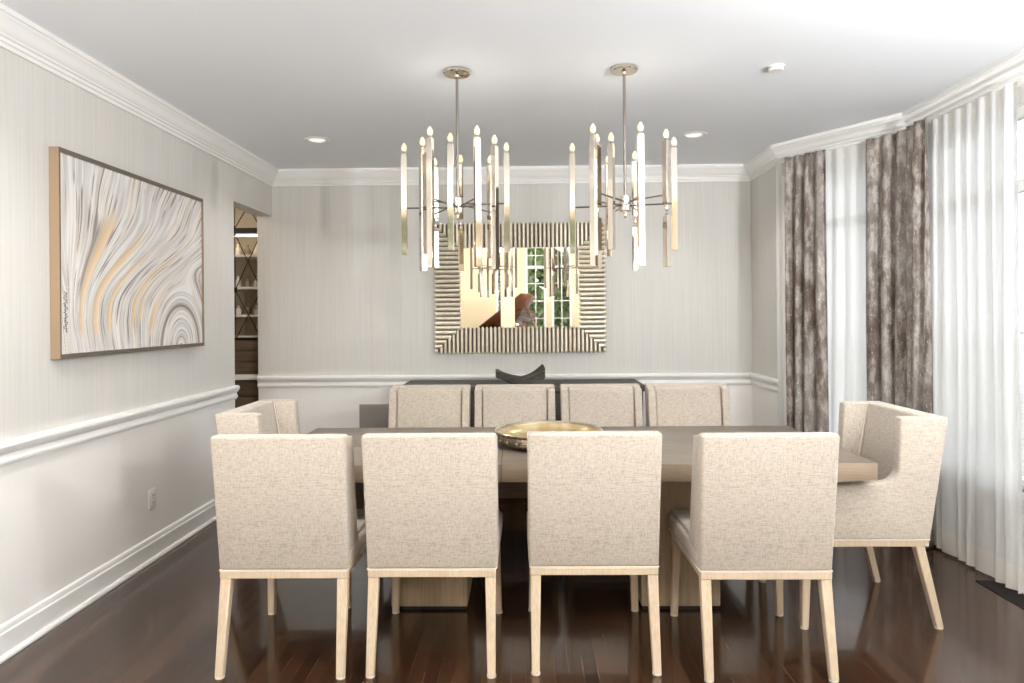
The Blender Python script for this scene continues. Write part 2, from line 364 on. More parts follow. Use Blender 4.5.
for lx, ly, pw, lb in ((-2.7, -1.5, 30, 'added unseen torchiere for fill light in the living room, on the painting side'), (2.7, -1.5, 30, 'added unseen torchiere for fill light in the living room, on the bay window side'),
    (-1.88, -0.40, 55, 'added torchiere for fill light behind the camera along the painting wall'), (1.65, -0.40, 90, 'added torchiere for fill light behind the camera by the near bay wall'), (2.15, 1.35, 75, 'added unseen torchiere for fill light in the near part of the bay')):
    L_ = thing('floor_lamp', lb, 'lamp', (lx, ly, 0), 0, 'added fill torchieres')  # invented lamps, added out of view to fill the rooms with light
    m = MB(); m.lathe([(0, 0), (0.15, 0), (0.15, 0.015), (0.02, 0.03), (0.012, 0.06), (0.012, 1.72), (0, 1.72)], 28); m.done('pole', NICKD, L_)
    m = MB(); m.lathe([(0.012, 1.70), (0.08, 1.73), (0.16, 1.80), (0.164, 1.805), (0.155, 1.803), (0.08, 1.742), (0, 1.735)], 32); m.done('lamp_shade', WHITE, L_)
    l = D.lights.new('fill_bulb', 'POINT'); l.energy = pw; l.color = (0.95, 0.975, 1.0); l.shadow_soft_size = 0.07
    lo = D.objects.new('fill_bulb', l); COL.objects.link(lo); lo.parent = L_; lo.location = (0, 0, 1.84)
LRwall('wall_living_room_right', [((3.6, -4.12, 0), (3.72, -3.6, 3.3)), ((3.6, -1.2, 0), (3.72, YF, 3.3)), ((3.6, -3.6, 0), (3.72, -1.2, 0.5)), ((3.6, -3.6, 3.1), (3.72, -1.2, 3.3))])
window(11, Vector((3.6, 0)), Vector((0, -1)), Vector((1, 0)), 1.2, 3.6, 0.5, 3.1, (2.53,), 5, (0.95, 1.35, 1.75, 2.15, 2.8), recess=0.04)  # unseen right window, put in as an extra daylight source
c = thing('column', 'square cream column, seen in the mirror in front of the piano', 'column', (-0.28, -0.87, 0))
m = MB(); m.box((-0.125, -0.12, 0.16), (0.125, 0.12, 2.58)); m.bevel(0.006).done('shaft', LRCREAM, c)
m = MB(); m.box((-0.15, -0.145, 0), (0.15, 0.145, 0.16)); m.bevel(0.01).done('plinth', WHITE, c)
m = MB(); m.box((-0.145, -0.14, 2.58), (0.145, 0.14, 2.668)); m.bevel(0.012).done('capital', WHITE, c)

# grand piano
P = thing('grand_piano', 'dark mahogany grand piano with raised lid, reflected in the mirror', 'piano', (-0.12, -2.35, 0), math.radians(28))
def pout(s=1.0, n=18):
    pts = [(-0.75, 0.75), (-0.75, -0.95)]
    pts += [(-0.75+0.42-0.42*math.cos(math.pi*i/8), -0.95-0.30*math.sin(math.pi*i/8)) for i in range(1, 8)]
    ctl = [(0.10, -0.95), (0.16, -0.55), (0.34, -0.25), (0.62, -0.02), (0.75, 0.30), (0.75, 0.75)]
    return [(x*s, y*s) for x, y in pts+ctl]
m = MB(); m.prism(pout(), 0.30, 'z', 0.66); m.bevel(0.008).done('case', PIANO, P)
m = MB(); m.prism([(x+0.75, y) for x, y in pout(1.01)], 0.022, 'z', 0); o = m.bevel(0.006).done('lid', PIANO, P); o.location = (-0.75, 0, 0.985); o.rotation_euler = (0, -math.radians(34), 0)
m = MB(); m.tube((0.70, 0.35, 0.96), (0.36, 0.35, 1.70), 0.012); m.done('lid_prop', PIANO, P)
m = MB(); m.box((-0.38, 0.30, 0.97), (0.42, 0.325, 1.27)); m.bevel(0.01).done('music_desk', PIANO, P)
m = MB(); m.box((-0.72, 0.75, 0.66), (0.72, 0.95, 0.76)); m.bevel(0.01).done('keyboard', PIANO, P)
for x, y in ((-0.62, 0.6), (0.62, 0.6), (-0.36, -0.95)):
    m = MB(); m.tube((x, y, 0.66), (x, y, 0.02), 0.06, 0.038, 8); m.tube((x, y, 0.025), (x, y, 0), 0.03); m.done('leg', PIANO, P)
m = MB(); m.box((-0.03, 0.5, 0.06), (0.03, 0.56, 0.66)); m.box((-0.12, 0.48, 0.05), (0.12, 0.7, 0.09)); m.done('pedal_lyre', PIANO, P)

# ---------------------------------------------------------------- pantry beyond the doorway
LRwall('wall_pantry', [((-4.1, 4.2, 0), (-4.0, 6.6, CT)), ((-4.0, 4.2, 0), (XL-WT, 4.3, CT)), ((-4.0, 6.5, 0), (-2.2, 6.6, CT)), ((-2.30, YB+0.12, 0), (-2.20, 6.5, CT))])
C = thing('display_cabinet', 'dark wood butler pantry cabinet with iron lattice doors, through the doorway', 'cabinet', (-2.82, 6.05, 0))
# local x -0.50..0.50, front at y=0, back y=0.42
m = MB(); m.box((-0.5, 0.02, 0), (0.5, 0.44, 0.857)); m.done('lower_body', CABW, C)
for k in range(4):
    x0 = -0.49+k*0.245
    m = MB(); m.box((x0+0.006, 0, 0.10), (x0+0.239, 0.02, 0.70)); m.bevel(0.004)
    dd = m.done('door', CABW, C)
    m = MB(); m.box((x0+0.05, -0.006, 0.16), (x0+0.195, 0.001, 0.64)); m.done('door_panel', CABW, dd)
    m = MB(); m.box((x0+0.006, 0, 0.715), (x0+0.239, 0.02, 0.845)); m.bevel(0.004).done('drawer', CABW, C)
m = MB(); m.box((-0.51, -0.03, 0.858), (0.51, 0.44, 0.905)); m.bevel(0.005).done('countertop', STONE, C)
m = MB(); m.box((-0.5, 0.02, 0.905), (0.5, 0.44, 1.215)); m.done('drawer_case', CABW, C)
for k in range(2):
    for j in range(3):
        m = MB(); m.box((-0.49+k*0.49, 0.005, 0.925+j*0.097), (-0.01+k*0.49, 0.021, 1.010+j*0.097)); m.bevel(0.003).done('drawer', CABW, C)
m = MB(); m.box((-0.5, 0.42, 1.215), (0.5, 0.44, 2.62)); m.box((-0.5, 0.02, 1.215), (-0.48, 0.42, 2.62)); m.box((0.48, 0.02, 1.215), (0.5, 0.42, 2.62)); m.box((-0.5, 0.02, 2.60), (0.5, 0.44, 2.66)); m.done('upper_case', mat('cabinet_cream_lining', (0.46, 0.40, 0.32), 0.5), C)
m = MB(); m.box((-0.5, -0.005, 2.165), (0.5, 0.03, 2.212)); m.done('door_rail', IRON, C)
for zz in (1.24, 1.43, 1.68, 1.97):
    m = MB(); m.box((-0.48, 0.05, zz-0.012), (0.48, 0.42, zz+0.010)); m.done('shelf', STONE, C)
m = MB(); m.box((-0.46, 0.06, 2.145), (0.46, 0.08, 2.160)); m.done('shelf_light', LED, C)
for k in range(2):
    m = MB()
    for kk in range(2):
        x0 = -0.47+(2*k+kk)*0.235+0.017; x1 = x0+0.235-0.0
        for z0, z1 in ((1.215, 1.66), (1.66, 2.165), (2.212, 2.60)):
            m.tube((x0, 0.01, z0), (x1, 0.01, z1), 0.0045, n=6); m.tube((x1, 0.01, z0), (x0, 0.01, z1), 0.0045, n=6)
        for z0 in (1.66,):
            m.box((x0-0.016, 0.003, z0-0.02), (x0+0.016, 0.017, z0+0.02))
        for xx in (x0, x1): m.tube((xx, 0.01, 1.215), (xx, 0.01, 2.60), 0.004, n=6)
    m.box((x0-0.235-0.004, 0.003, 1.21), (x1+0.004, 0.017, 1.235))
    dd = m.done('lattice_door', IRON, C)
    m = MB(); m.box((x0-0.235, 0.018, 1.235), (x1, 0.021, 2.60)); m.done('pane', PANE, dd)
gi = 0
for zz, hs in ((1.98, 0.12), (1.69, 0.11), (1.44, 0.10)):
    for xx in (0.20, 0.29, 0.37, 0.44):
        m = MB(); h = hs*random.uniform(0.8, 1.1); m.lathe([(0, 0), (0.022, 0), (0.026, 0.01), (0.026, h*0.55), (0.010, h*0.75), (0.009, h), (0, h)], 14)
        o = m.done('bottle', BOTTLE if gi % 2 else GLASSW, loc=(-2.82+xx, 6.05+0.2, zz+0.001)); gi += 1
        tag(o, {1.98: 'small bottle standing on the lit top shelf of the pantry cabinet', 1.69: 'small bottle on the middle glass-door shelf of the pantry cabinet', 1.44: 'small bottle on the lower shelf behind the pantry lattice'}[zz], 'bottle', {1.98: 'bottles on the lit pantry shelf', 1.69: 'bottles on the middle pantry shelf', 1.44: 'bottles on the lower pantry shelf'}[zz])
pl = D.lights.new('pantry_fill_light', 'POINT'); pl.energy = 3.5; pl.color = (1, 0.92, 0.8); pl.shadow_soft_size = 0.08  # point light added to give the pantry ambient light
po = D.objects.new('pantry_fill_light', pl); COL.objects.link(po); po.location = (-3.0, 5.4, 2.5)

# ---------------------------------------------------------------- outside
m = MB(); m.box((-40, -45, -0.45), (45, 45, -0.35)); struct(m.done('ground', LAWN, smooth=0))
def make_tree(name, seed, h, r):
    random.seed(seed)
    t = thing(name, '', 'tree')
    m = MB(); m.tube((0, 0, 0), (0.1, 0, h*0.45), 0.18, 0.11, 10)
    for k in range(6):
        a = k*1.05; m.tube((0.1, 0, h*(0.32+0.03*k)), (r*0.6*math.cos(a), r*0.6*math.sin(a), h*(0.58+0.04*k)), 0.07, 0.03, 6)
    m.done('trunk', BARK, t)
    m = MB()
    for k in range(5200):
        u = random.uniform(-1, 1); a = random.uniform(0, 2*math.pi); q = random.uniform(0.45, 1)**0.5
        rr = r*math.sqrt(max(0, 1-u*u))*q*(0.85+0.15*math.sin(5*a+3*u)); p = Vector((rr*math.cos(a), rr*math.sin(a), h*0.60+h*0.42*u*q))
        s = random.uniform(0.10, 0.2); e1 = Vector((random.gauss(0, 1), random.gauss(0, 1), random.gauss(0, 1))).normalized()*s; e2 = e1.orthogonal().normalized()*s*0.6
        vs = [m.bm.verts.new(p+x) for x in (-e1, e2, e1, -e2)]; m.bm.faces.new(vs)
    m.done('foliage', LEAF, t, smooth=0)
    return t
t0 = make_tree('garden_tree', 3, 6.0, 1.95)
spots = [(0.7, -8.0, 0), (4.9, -8.6, 1.0), (-3.4, -8.3, 2.0), (2.6, -11.9, 0.4), (9.4, -7.6, 3.0), (13.5, 6.6, 2.2), (13.5, 1.8, 4.0), (11.5, 11.5, 1.4)]
LT = ['green garden tree centred in the window reflected by the mirror', 'green garden tree reflected at the edge of the window by the piano', 'green garden tree mostly hidden behind the reflected cream column',
      'more distant green tree between the two near ones in the mirror', 'green tree beyond the living room corner window', 'green tree outside the bay window, straight out from the dining table',
      'green tree outside the bay window, on the side towards the camera', 'green tree outside the angled bay window by the back wall']
for i, (x, y, a) in enumerate(spots):
    o = t0 if i == 0 else copy_tree(t0)
    o.location = (x, y, -0.4); o.rotation_euler = (0, 0, a); o['label'] = LT[i]; o['group'] = 'garden trees'
random.seed(11)

# ---------------------------------------------------------------- dining table
T = thing('dining_table', 'long rectangular grey-washed oak dining table on two block pedestals', 'table', (0.16, 3.49, 0))
tx, ty = 1.373, 0.505
m = MB(); m.box((-tx, -ty, 0.682), (-0.262, ty, 0.76)); m.bevel(0.003)
m.bm.normal_update()
for f in m.bm.faces: f.material_index = 1 if abs(f.normal.y) > 0.9 else 0
m.done('tabletop_panel', [GREYOAK, EDGEOAK], T)
m = MB(); m.box((-0.2605, -ty, 0.682), (tx, ty, 0.76)); m.bevel(0.003)
m.bm.normal_update()
for f in m.bm.faces: f.material_index = 1 if abs(f.normal.y) > 0.9 else 0
m.done('tabletop_panel', [GREYOAK, EDGEOAK], T)
m = MB(); m.box((-tx+0.12, -ty+0.12, 0.655), (tx-0.12, ty-0.12, 0.681)); m.done('underframe', DARKB, T)
m = MB(); m.box((-0.44, -0.23, 0.54), (0.40, -0.14, 0.655)); m.done('stretcher_beam', DARKB, T)
m = MB(); m.box((-0.44, 0.14, 0.54), (0.40, 0.23, 0.655)); m.done('stretcher_beam', DARKB, T)
for x0, x1 in ((-0.805, -0.437), (0.395, 0.772)):
    m = MB(); m.box((x0, -0.215, 0.015), (x1, 0.215, 0.655)); pd = m.bevel(0.005).done('pedestal', OAKP, T)
    m = MB(); m.box((x0+0.006, -0.209, 0), (x1-0.006, 0.209, 0.015)); m.done('plinth', IRON, pd)

# ---------------------------------------------------------------- dining chairs
def leg_mesh(top, bot, a0, a1, z1=0.40):
    m = MB(); tx_, ty_ = top; bx_, by_ = bot
    m.hexa([(bx_-a1, by_-a1, 0.006), (bx_+a1, by_-a1, 0.006), (bx_+a1, by_+a1, 0.006), (bx_-a1, by_+a1, 0.006), (tx_-a0, ty_-a0, z1), (tx_+a0, ty_-a0, z1), (tx_+a0, ty_+a0, z1), (tx_-a0, ty_+a0, z1)])
    return m.bevel(0.003, 1)
def add_legs(t, spec):
    for top, bot in spec:
        lg = leg_mesh(top, bot, 0.0205, 0.0155, 0.372).done('leg', ASH, t)
        m = MB(); m.tube((*bot, 0), (*bot, 0.007), 0.018, 0.0185, 14); m.done('glide', GLIDE, lg)
def rail_frame(x, y0, y1, z0=0.371, z1=0.399, w=0.03):
    m = MB(); m.box((-x, y0, z0), (x, y0+w, z1)); m.box((-x, y1-w, z0), (x, y1, z1)); m.box((-x, y0+w, z0), (-x+w, y1-w, z1)); m.box((x-w, y0+w, z0), (x, y1-w, z1))
    return m
def slabx(m, x0, x1, prof):  # prism in x
    m.prism(prof, x1-x0, 'x', x0)
def piping(name, pts, parent, r=0.0032):
    m = MB()
    for a, b in zip(pts, pts[1:]): m.tube(a, b, r, n=6)
    return m.done(name, PIPE, parent)
def make_chair():
    t = thing('dining_chair', '', 'chair')
    # back: rear panel full width, reclined
    m = MB(); W, Wt = 0.258, 0.265
    m.hexa([(-W, -0.262, 0.402), (W, -0.262, 0.402), (W, -0.205, 0.402), (-W, -0.205, 0.402), (-Wt, -0.325, 0.949), (Wt, -0.325, 0.949), (Wt, -0.262, 0.949), (-Wt, -0.262, 0.949)])
    b = m.bevel(0.014, 3).done('backrest', LINEN, t)
    m = MB(); m.hexa([(-0.212, -0.225, 0.46), (0.212, -0.225, 0.46), (0.212, -0.145, 0.46), (-0.212, -0.145, 0.46), (-0.213, -0.285, 0.938), (0.213, -0.285, 0.938), (0.213, -0.198, 0.926), (-0.213, -0.198, 0.926)])
    m.bevel(0.012, 3).done('back_cushion', LINEN, t)
    for s in (-1, 1):
        m = MB(); x0, x1 = sorted((s*0.216, s*0.2635))
        m.hexa([(x0, -0.235, 0.47), (x1, -0.235, 0.47), (x1, -0.105, 0.47), (x0, -0.105, 0.47), (x0, -0.290, 0.940), (x1, -0.290, 0.940), (x1, -0.185, 0.925), (x0, -0.185, 0.925)])
        m.bevel(0.007, 2).done('side_wing', LINEN, t)
    m = MB(); m.hexa([(-0.262, -0.245, 0.402), (0.262, -0.245, 0.402), (0.268, 0.285, 0.402), (-0.268, 0.285, 0.402), (-0.262, -0.245, 0.475), (0.262, -0.245, 0.475), (0.268, 0.295, 0.480), (-0.268, 0.295, 0.480)])
    m.bevel(0.016, 3).done('seat', LINEN, t)
    m = MB(); m.hexa([(-0.245, -0.16, 0.470), (0.245, -0.16, 0.470), (0.252, 0.278, 0.474), (-0.252, 0.278, 0.474), (-0.245, -0.16, 0.492), (0.245, -0.16, 0.492), (0.252, 0.274, 0.500), (-0.252, 0.274, 0.500)])
    m.bevel(0.012, 3).done('seat_cushion', LINEN, t)
    rail_frame(0.255, -0.262, 0.282).bevel(0.002, 1).done('seat_frame', ASH, t)
    piping('piping', [(-0.257, -0.259, 0.4025), (0.257, -0.259, 0.4025), (0.263, 0.281, 0.4025), (-0.263, 0.281, 0.4025), (-0.257, -0.259, 0.4025)], t)
    add_legs(t, [((-0.234, -0.238), (-0.238, -0.305)), ((0.234, -0.238), (0.238, -0.305)), ((-0.234, 0.261), (-0.245, 0.272)), ((0.234, 0.261), (0.245, 0.272))])
    return t
ch0 = make_chair()
place = [
 (-0.962, 2.965, 0, 'linen dining chair with its back to the camera, leftmost of the near row', 'near row of dining chairs'),
 (-0.372, 2.975, 0, 'linen dining chair with its back to the camera, just left of the brass bowl', 'near row of dining chairs'),
 (0.277, 2.995, 0, 'linen dining chair with its back to the camera, in front of the brass bowl', 'near row of dining chairs'),
 (0.943, 2.945, 0, 'linen dining chair with its back to the camera, rightmost of the near row', 'near row of dining chairs'),
 (-0.620, 4.292, math.pi, 'linen chair facing the camera across the table, beside the taupe wall grille', 'far row of dining chairs'),
 (-0.058, 4.292, math.pi, 'linen chair facing the camera across the table, below the dark sculptural bowl', 'far row of dining chairs'),
 (0.510, 4.292, math.pi, 'linen chair facing the camera, in front of the sideboard end away from the grille', 'far row of dining chairs'),
 (1.078, 4.292, math.pi, 'linen chair facing the camera across the table, past the sideboard, nearest the drapes', 'far row of dining chairs')]
for i, (x, y, a, lb, g) in enumerate(place):
    o = ch0 if i == 0 else copy_tree(ch0)
    o.location = (x, y, 0); o.rotation_euler = (0, 0, a); o['label'] = lb; o['group'] = g
# upholstered armchairs at the table ends
def arc(cx, cz, r, a0, a1, n=5): return [(cx+r*math.cos(math.radians(a0+(a1-a0)*i/n)), cz+r*math.sin(math.radians(a0+(a1-a0)*i/n))) for i in range(n+1)]
def make_armchair():
    t = thing('host_armchair', '', 'armchair')
    out = [(-0.275, 0.402), (-0.362, 0.945), (-0.150, 0.945)] + arc(-0.073, 0.722, 0.066, 178, 268, 5) + [(0.285, 0.638), (0.292, 0.402)]
    for s in (-1, 1):
        m = MB(); x0, x1 = sorted((s*0.238, s*0.300)); slabx(m, x0, x1, out)
        m.bevel(0.011, 3).done('side_panel', LINEN, t)
    m = MB(); m.hexa([(-0.237, -0.275, 0.402), (0.237, -0.275, 0.402), (0.237, -0.190, 0.402), (-0.237, -0.190, 0.402), (-0.237, -0.362, 0.945), (0.237, -0.362, 0.945), (0.237, -0.272, 0.945), (-0.237, -0.272, 0.945)])
    m.bevel(0.011, 3).done('backrest', LINEN, t)
    m = MB(); m.hexa([(-0.236, -0.20, 0.402), (0.236, -0.20, 0.402), (0.236, 0.292, 0.402), (-0.236, 0.292, 0.402), (-0.236, -0.21, 0.495), (0.236, -0.21, 0.495), (0.236, 0.300, 0.500), (-0.236, 0.300, 0.500)])
    m.bevel(0.018, 3).done('seat', LINEN, t)
    rail_frame(0.292, -0.272, 0.288).bevel(0.002, 1).done('seat_frame', ASH, t)
    piping('piping', [(-0.296, -0.272, 0.4025), (0.296, -0.272, 0.4025), (0.296, 0.288, 0.4025), (-0.296, 0.288, 0.4025), (-0.296, -0.272, 0.4025)], t)
    for s in (-1, 1): piping('piping', [(s*0.236, -0.268, 0.93), (s*0.236, -0.190, 0.50)], t, 0.0028)
    add_legs(t, [((-0.268, -0.235), (-0.268, -0.325)), ((0.268, -0.235), (0.268, -0.325)), ((-0.268, 0.262), (-0.268, 0.272)), ((0.268, 0.262), (0.268, 0.272))])
    return t
ac = make_armchair(); ac.location = (1.522, 3.352, 0); ac.rotation_euler = (0, 0, math.pi/2)
ac['label'] = 'linen wing-sided armchair at the table end beside the bay curtains'; ac['group'] = 'armchairs at the table ends'
a2 = copy_tree(ac); a2.location = (-1.135, 3.575, 0); a2.rotation_euler = (0, 0, -math.pi/2)
a2['label'] = 'linen wing-sided armchair at the table end near the wall art and doorway'

# ---------------------------------------------------------------- brass bowl on the table
B = thing('brass_bowl', 'wide shallow hammered brass bowl with gold interior on the dining table', 'bowl', (0.125, 3.455, 0.761))
m = MB()
outer = [(0, 0), (0.185, 0.0), (0.205, 0.003)] + [(0.205+0.068*math.sin(math.radians(a)), 0.040-0.037*math.cos(math.radians(a))) for a in (20, 40, 60, 80, 95, 110)] + [(0.262, 0.064), (0.272, 0.070)]
m.lathe(outer, 72); m.done('outer_shell', BOWLOUT, B)
m = MB(); m.lathe([(0.272, 0.0702), (0.274, 0.074), (0.270, 0.077), (0.262, 0.075), (0.256, 0.066)], 72); m.done('rim', mat('polished_brass_rim', (0.70, 0.62, 0.46), 0.2, 1.0), B)
m = MB(); m.lathe([(0.256, 0.066), (0.24, 0.040), (0.20, 0.022), (0.10, 0.014), (0, 0.012)], 72); m.done('interior', BOWLIN, B)
m = MB()
for z in (0.050, 0.041, 0.032, 0.023): 
    rr = 0.2735 if z > 0.03 else (0.2690 if z > 0.025 else 0.262)
    for k in range(72):
        a0 = 2*math.pi*k/72; a1 = 2*math.pi*(k+1)/72
        m.tube((rr*math.cos(a0), rr*math.sin(a0), z), (rr*math.cos(a1), rr*math.sin(a1), z), 0.0018, n=5)
m.done('ribbing', BOWLOUT, B)
for k in range(28):
    a = 2*math.pi*k/28 + 0.05
    m = MB(); m.lathe([(0, 0), (0.0075, 0), (0.0060, 0.0045), (0.003, 0.0065), (0, 0.0072)], 10)
    o = m.done('stud', mat('brass_stud', (0.5, 0.42, 0.3), 0.3, 1.0) if k == 0 else D.materials['brass_stud'], B)
    o.location = (0.2735*math.cos(a), 0.2735*math.sin(a), 0.040); o.rotation_euler = (0, math.pi/2, a)

# ---------------------------------------------------------------- sideboard, bowl, grille
SB = thing('sideboard', 'long low espresso wood sideboard against the back wall under the mirror', 'sideboard', (-0.012, 5.60, 0))
m = MB(); m.box((-0.965, -0.285, 0.815), (0.965, 0.285, 0.86)); m.bevel(0.003).done('top', SIDE, SB)
m = MB(); m.box((-0.945, -0.255, 0.08), (0.945, 0.28, 0.814)); m.done('case', SIDE, SB)
m = MB(); m.box((-0.90, -0.22, 0), (0.90, 0.25, 0.08)); m.done('plinth', IRON, SB)
for k in range(4):
    x0 = -0.94+k*0.47
    m = MB(); m.box((x0+0.004, -0.275, 0.09), (x0+0.466, -0.256, 0.808)); dr = m.bevel(0.003).done('door', SIDE, SB)
    m = MB(); hx = x0+0.43 if k % 2 == 0 else x0+0.04; m.tube((hx, -0.295, 0.40), (hx, -0.295, 0.56), 0.005); m.tube((hx, -0.295, 0.42), (hx, -0.274, 0.42), 0.004); m.tube((hx, -0.295, 0.54), (hx, -0.274, 0.54), 0.004); m.done('handle', NICKD, dr)
# sculptural wavy bowl
def wavy():
    m = MB(); top = []; bot = []
    N, K = 36, 14
    for j in range(K+1):
        v = -1+2*j/K; rt_, rb = [], []
        for i in range(N+1):
            u = -1+2*i/N
            x = 0.200*u*(1-0.10*v*v); y = 0.105*v*(1-0.12*u*u)
            z = 0.098*abs(u)**1.3 - 0.010*max(0, -u)**3 + 0.026*max(0, u)*v + 0.022*v*v*(1-abs(u)) + 0.006*math.sin(5*u+2*v)
            z *= 1.0
            rt_.append((x, y, 0.026+z)); 
            zb = max(0.0, z-0.012-0.02*(abs(u))) if abs(u) > 0.30 else 0.0
            rb.append((x, y, min(zb, 0.026+z-0.006)))
        top.append(rt_); bot.append(rb)
    A = m.grid(top); Bm = m.grid([list(reversed(r)) for r in bot])
    def ring(R): return R[0][:] + [r[-1] for r in R[1:-1]] + list(reversed(R[-1])) + [r[0] for r in reversed(R[1:-1])]
    a = ring(A); b = ring([list(reversed(r)) for r in Bm])
    for i in range(len(a)):
        j = (i+1) % len(a); m.bm.faces.new((a[i], b[i], b[j], a[j]))
    return m
o = wavy().done('sculptural_bowl', DARKBOWL, loc=(-0.025, 5.50, 0.861), smooth=50); tag(o, 'dark carved bowl with upswept wavy ends on the sideboard', 'bowl')
g = thing('wall_grille', 'taupe square air grille low on the back wall beside the sideboard', 'vent', (-1.30, 5.929, 0.54))
m = MB(); m.box((-0.13, -0.012, -0.11), (0.13, 0, 0.11)); m.bevel(0.003).done('frame', GRILLE, g)
m = MB()
for k in range(14): m.box((-0.115, -0.016, -0.098+k*0.0145), (0.115, -0.011, -0.090+k*0.0145))
m.done('louvres', GRILLE, g)

# ---------------------------------------------------------------- mirror with rod frame
MR = thing('rod_mirror', 'large rectangular mirror framed in champagne gilt reeds above the sideboard', 'mirror', (-0.025, 5.929, 1.652))
ow, oh, bw = 0.735, 0.562, 0.226
m = MB(); m.box((-ow+0.01, -0.028, -oh+0.01), (ow-0.01, 0, oh-0.01)); m.done('backing', BACKF, MR)
m = MB(); m.box((-ow+bw-0.01, -0.052, -oh+bw-0.01), (ow-bw+0.01, -0.046, oh-bw+0.01)); m.box((-ow+bw, -0.045, -oh+bw), (ow-bw, -0.028, oh-bw)); m.done('glass', MIRR, MR, smooth=0)
def rods(side):
    m = MB(); horiz = side in ('top', 'bottom')
    L = ow if horiz else oh; n_ = 41 if horiz else 28; pitch = 2*L/n_
    for k in range(n_):
        c_ = -L+pitch*(k+0.5); e = L-abs(c_)
        ln = min(bw, e)
        if ln < 0.02: continue
        sg = 1 if side in ('top', 'right') else -1
        o_ = (oh if horiz else ow); a, b = sg*o_, sg*(o_-ln)
        r = pitch*(0.31 if horiz else 0.40)
        P_ = (lambda t, yy=-0.045: (c_, yy, t)) if horiz else (lambda t, yy=-0.045: (t, yy, c_))
        m.tube(P_(a), P_(b), r, n=10)
        for t in (a-sg*0.012,) + ((b+sg*0.012,) if ln == bw else ()):
            q = P_(t, -0.057); m.lathe([(0, -0.008), (0.006, -0.006), (0.008, 0), (0.006, 0.006), (0, 0.008)], 8, q)
    return m
for s in ('top', 'bottom', 'left', 'right'): rods(s).done('reeded_frame', CHAMP, MR)

# ---------------------------------------------------------------- wall art
ART = thing('framed_painting', 'large framed abstract painting of flowing grey, white and gold strokes', 'painting', (XL, 3.83, 1.717))
hy, hz, dp = 0.712, 0.491, 0.048
m = MB()
for a, b in (((0.001, -hy, -hz), (dp, -hy+0.010, hz)), ((0.001, hy-0.010, -hz), (dp, hy, hz)), ((0.001, -hy+0.010, -hz), (dp, hy-0.010, -hz+0.020)), ((0.001, -hy+0.010, hz-0.020), (dp, hy-0.010, hz))): m.box(a, b)
m.done('frame', BRONZE, ART, smooth=0)
m = MB()
e = 0.0006
for a, b in (((dp, -hy, -hz), (dp+e, -hy+0.010, hz)), ((dp, hy-0.010, -hz), (dp+e, hy, hz)), ((dp, -hy+0.01, -hz), (dp+e, hy-0.01, -hz+0.020)), ((dp, -hy+0.01, hz-0.020), (dp+e, hy-0.01, hz))): m.box(a, b)
fe = m.done('frame_edge', PEWTER, ART, smooth=0); fe['label'] = 'dark pewter front edge of the frame'
def sst(a, b, x): t = max(0, min(1, (x-a)/(b-a))); return t*t*(3-2*t)
import numpy as np
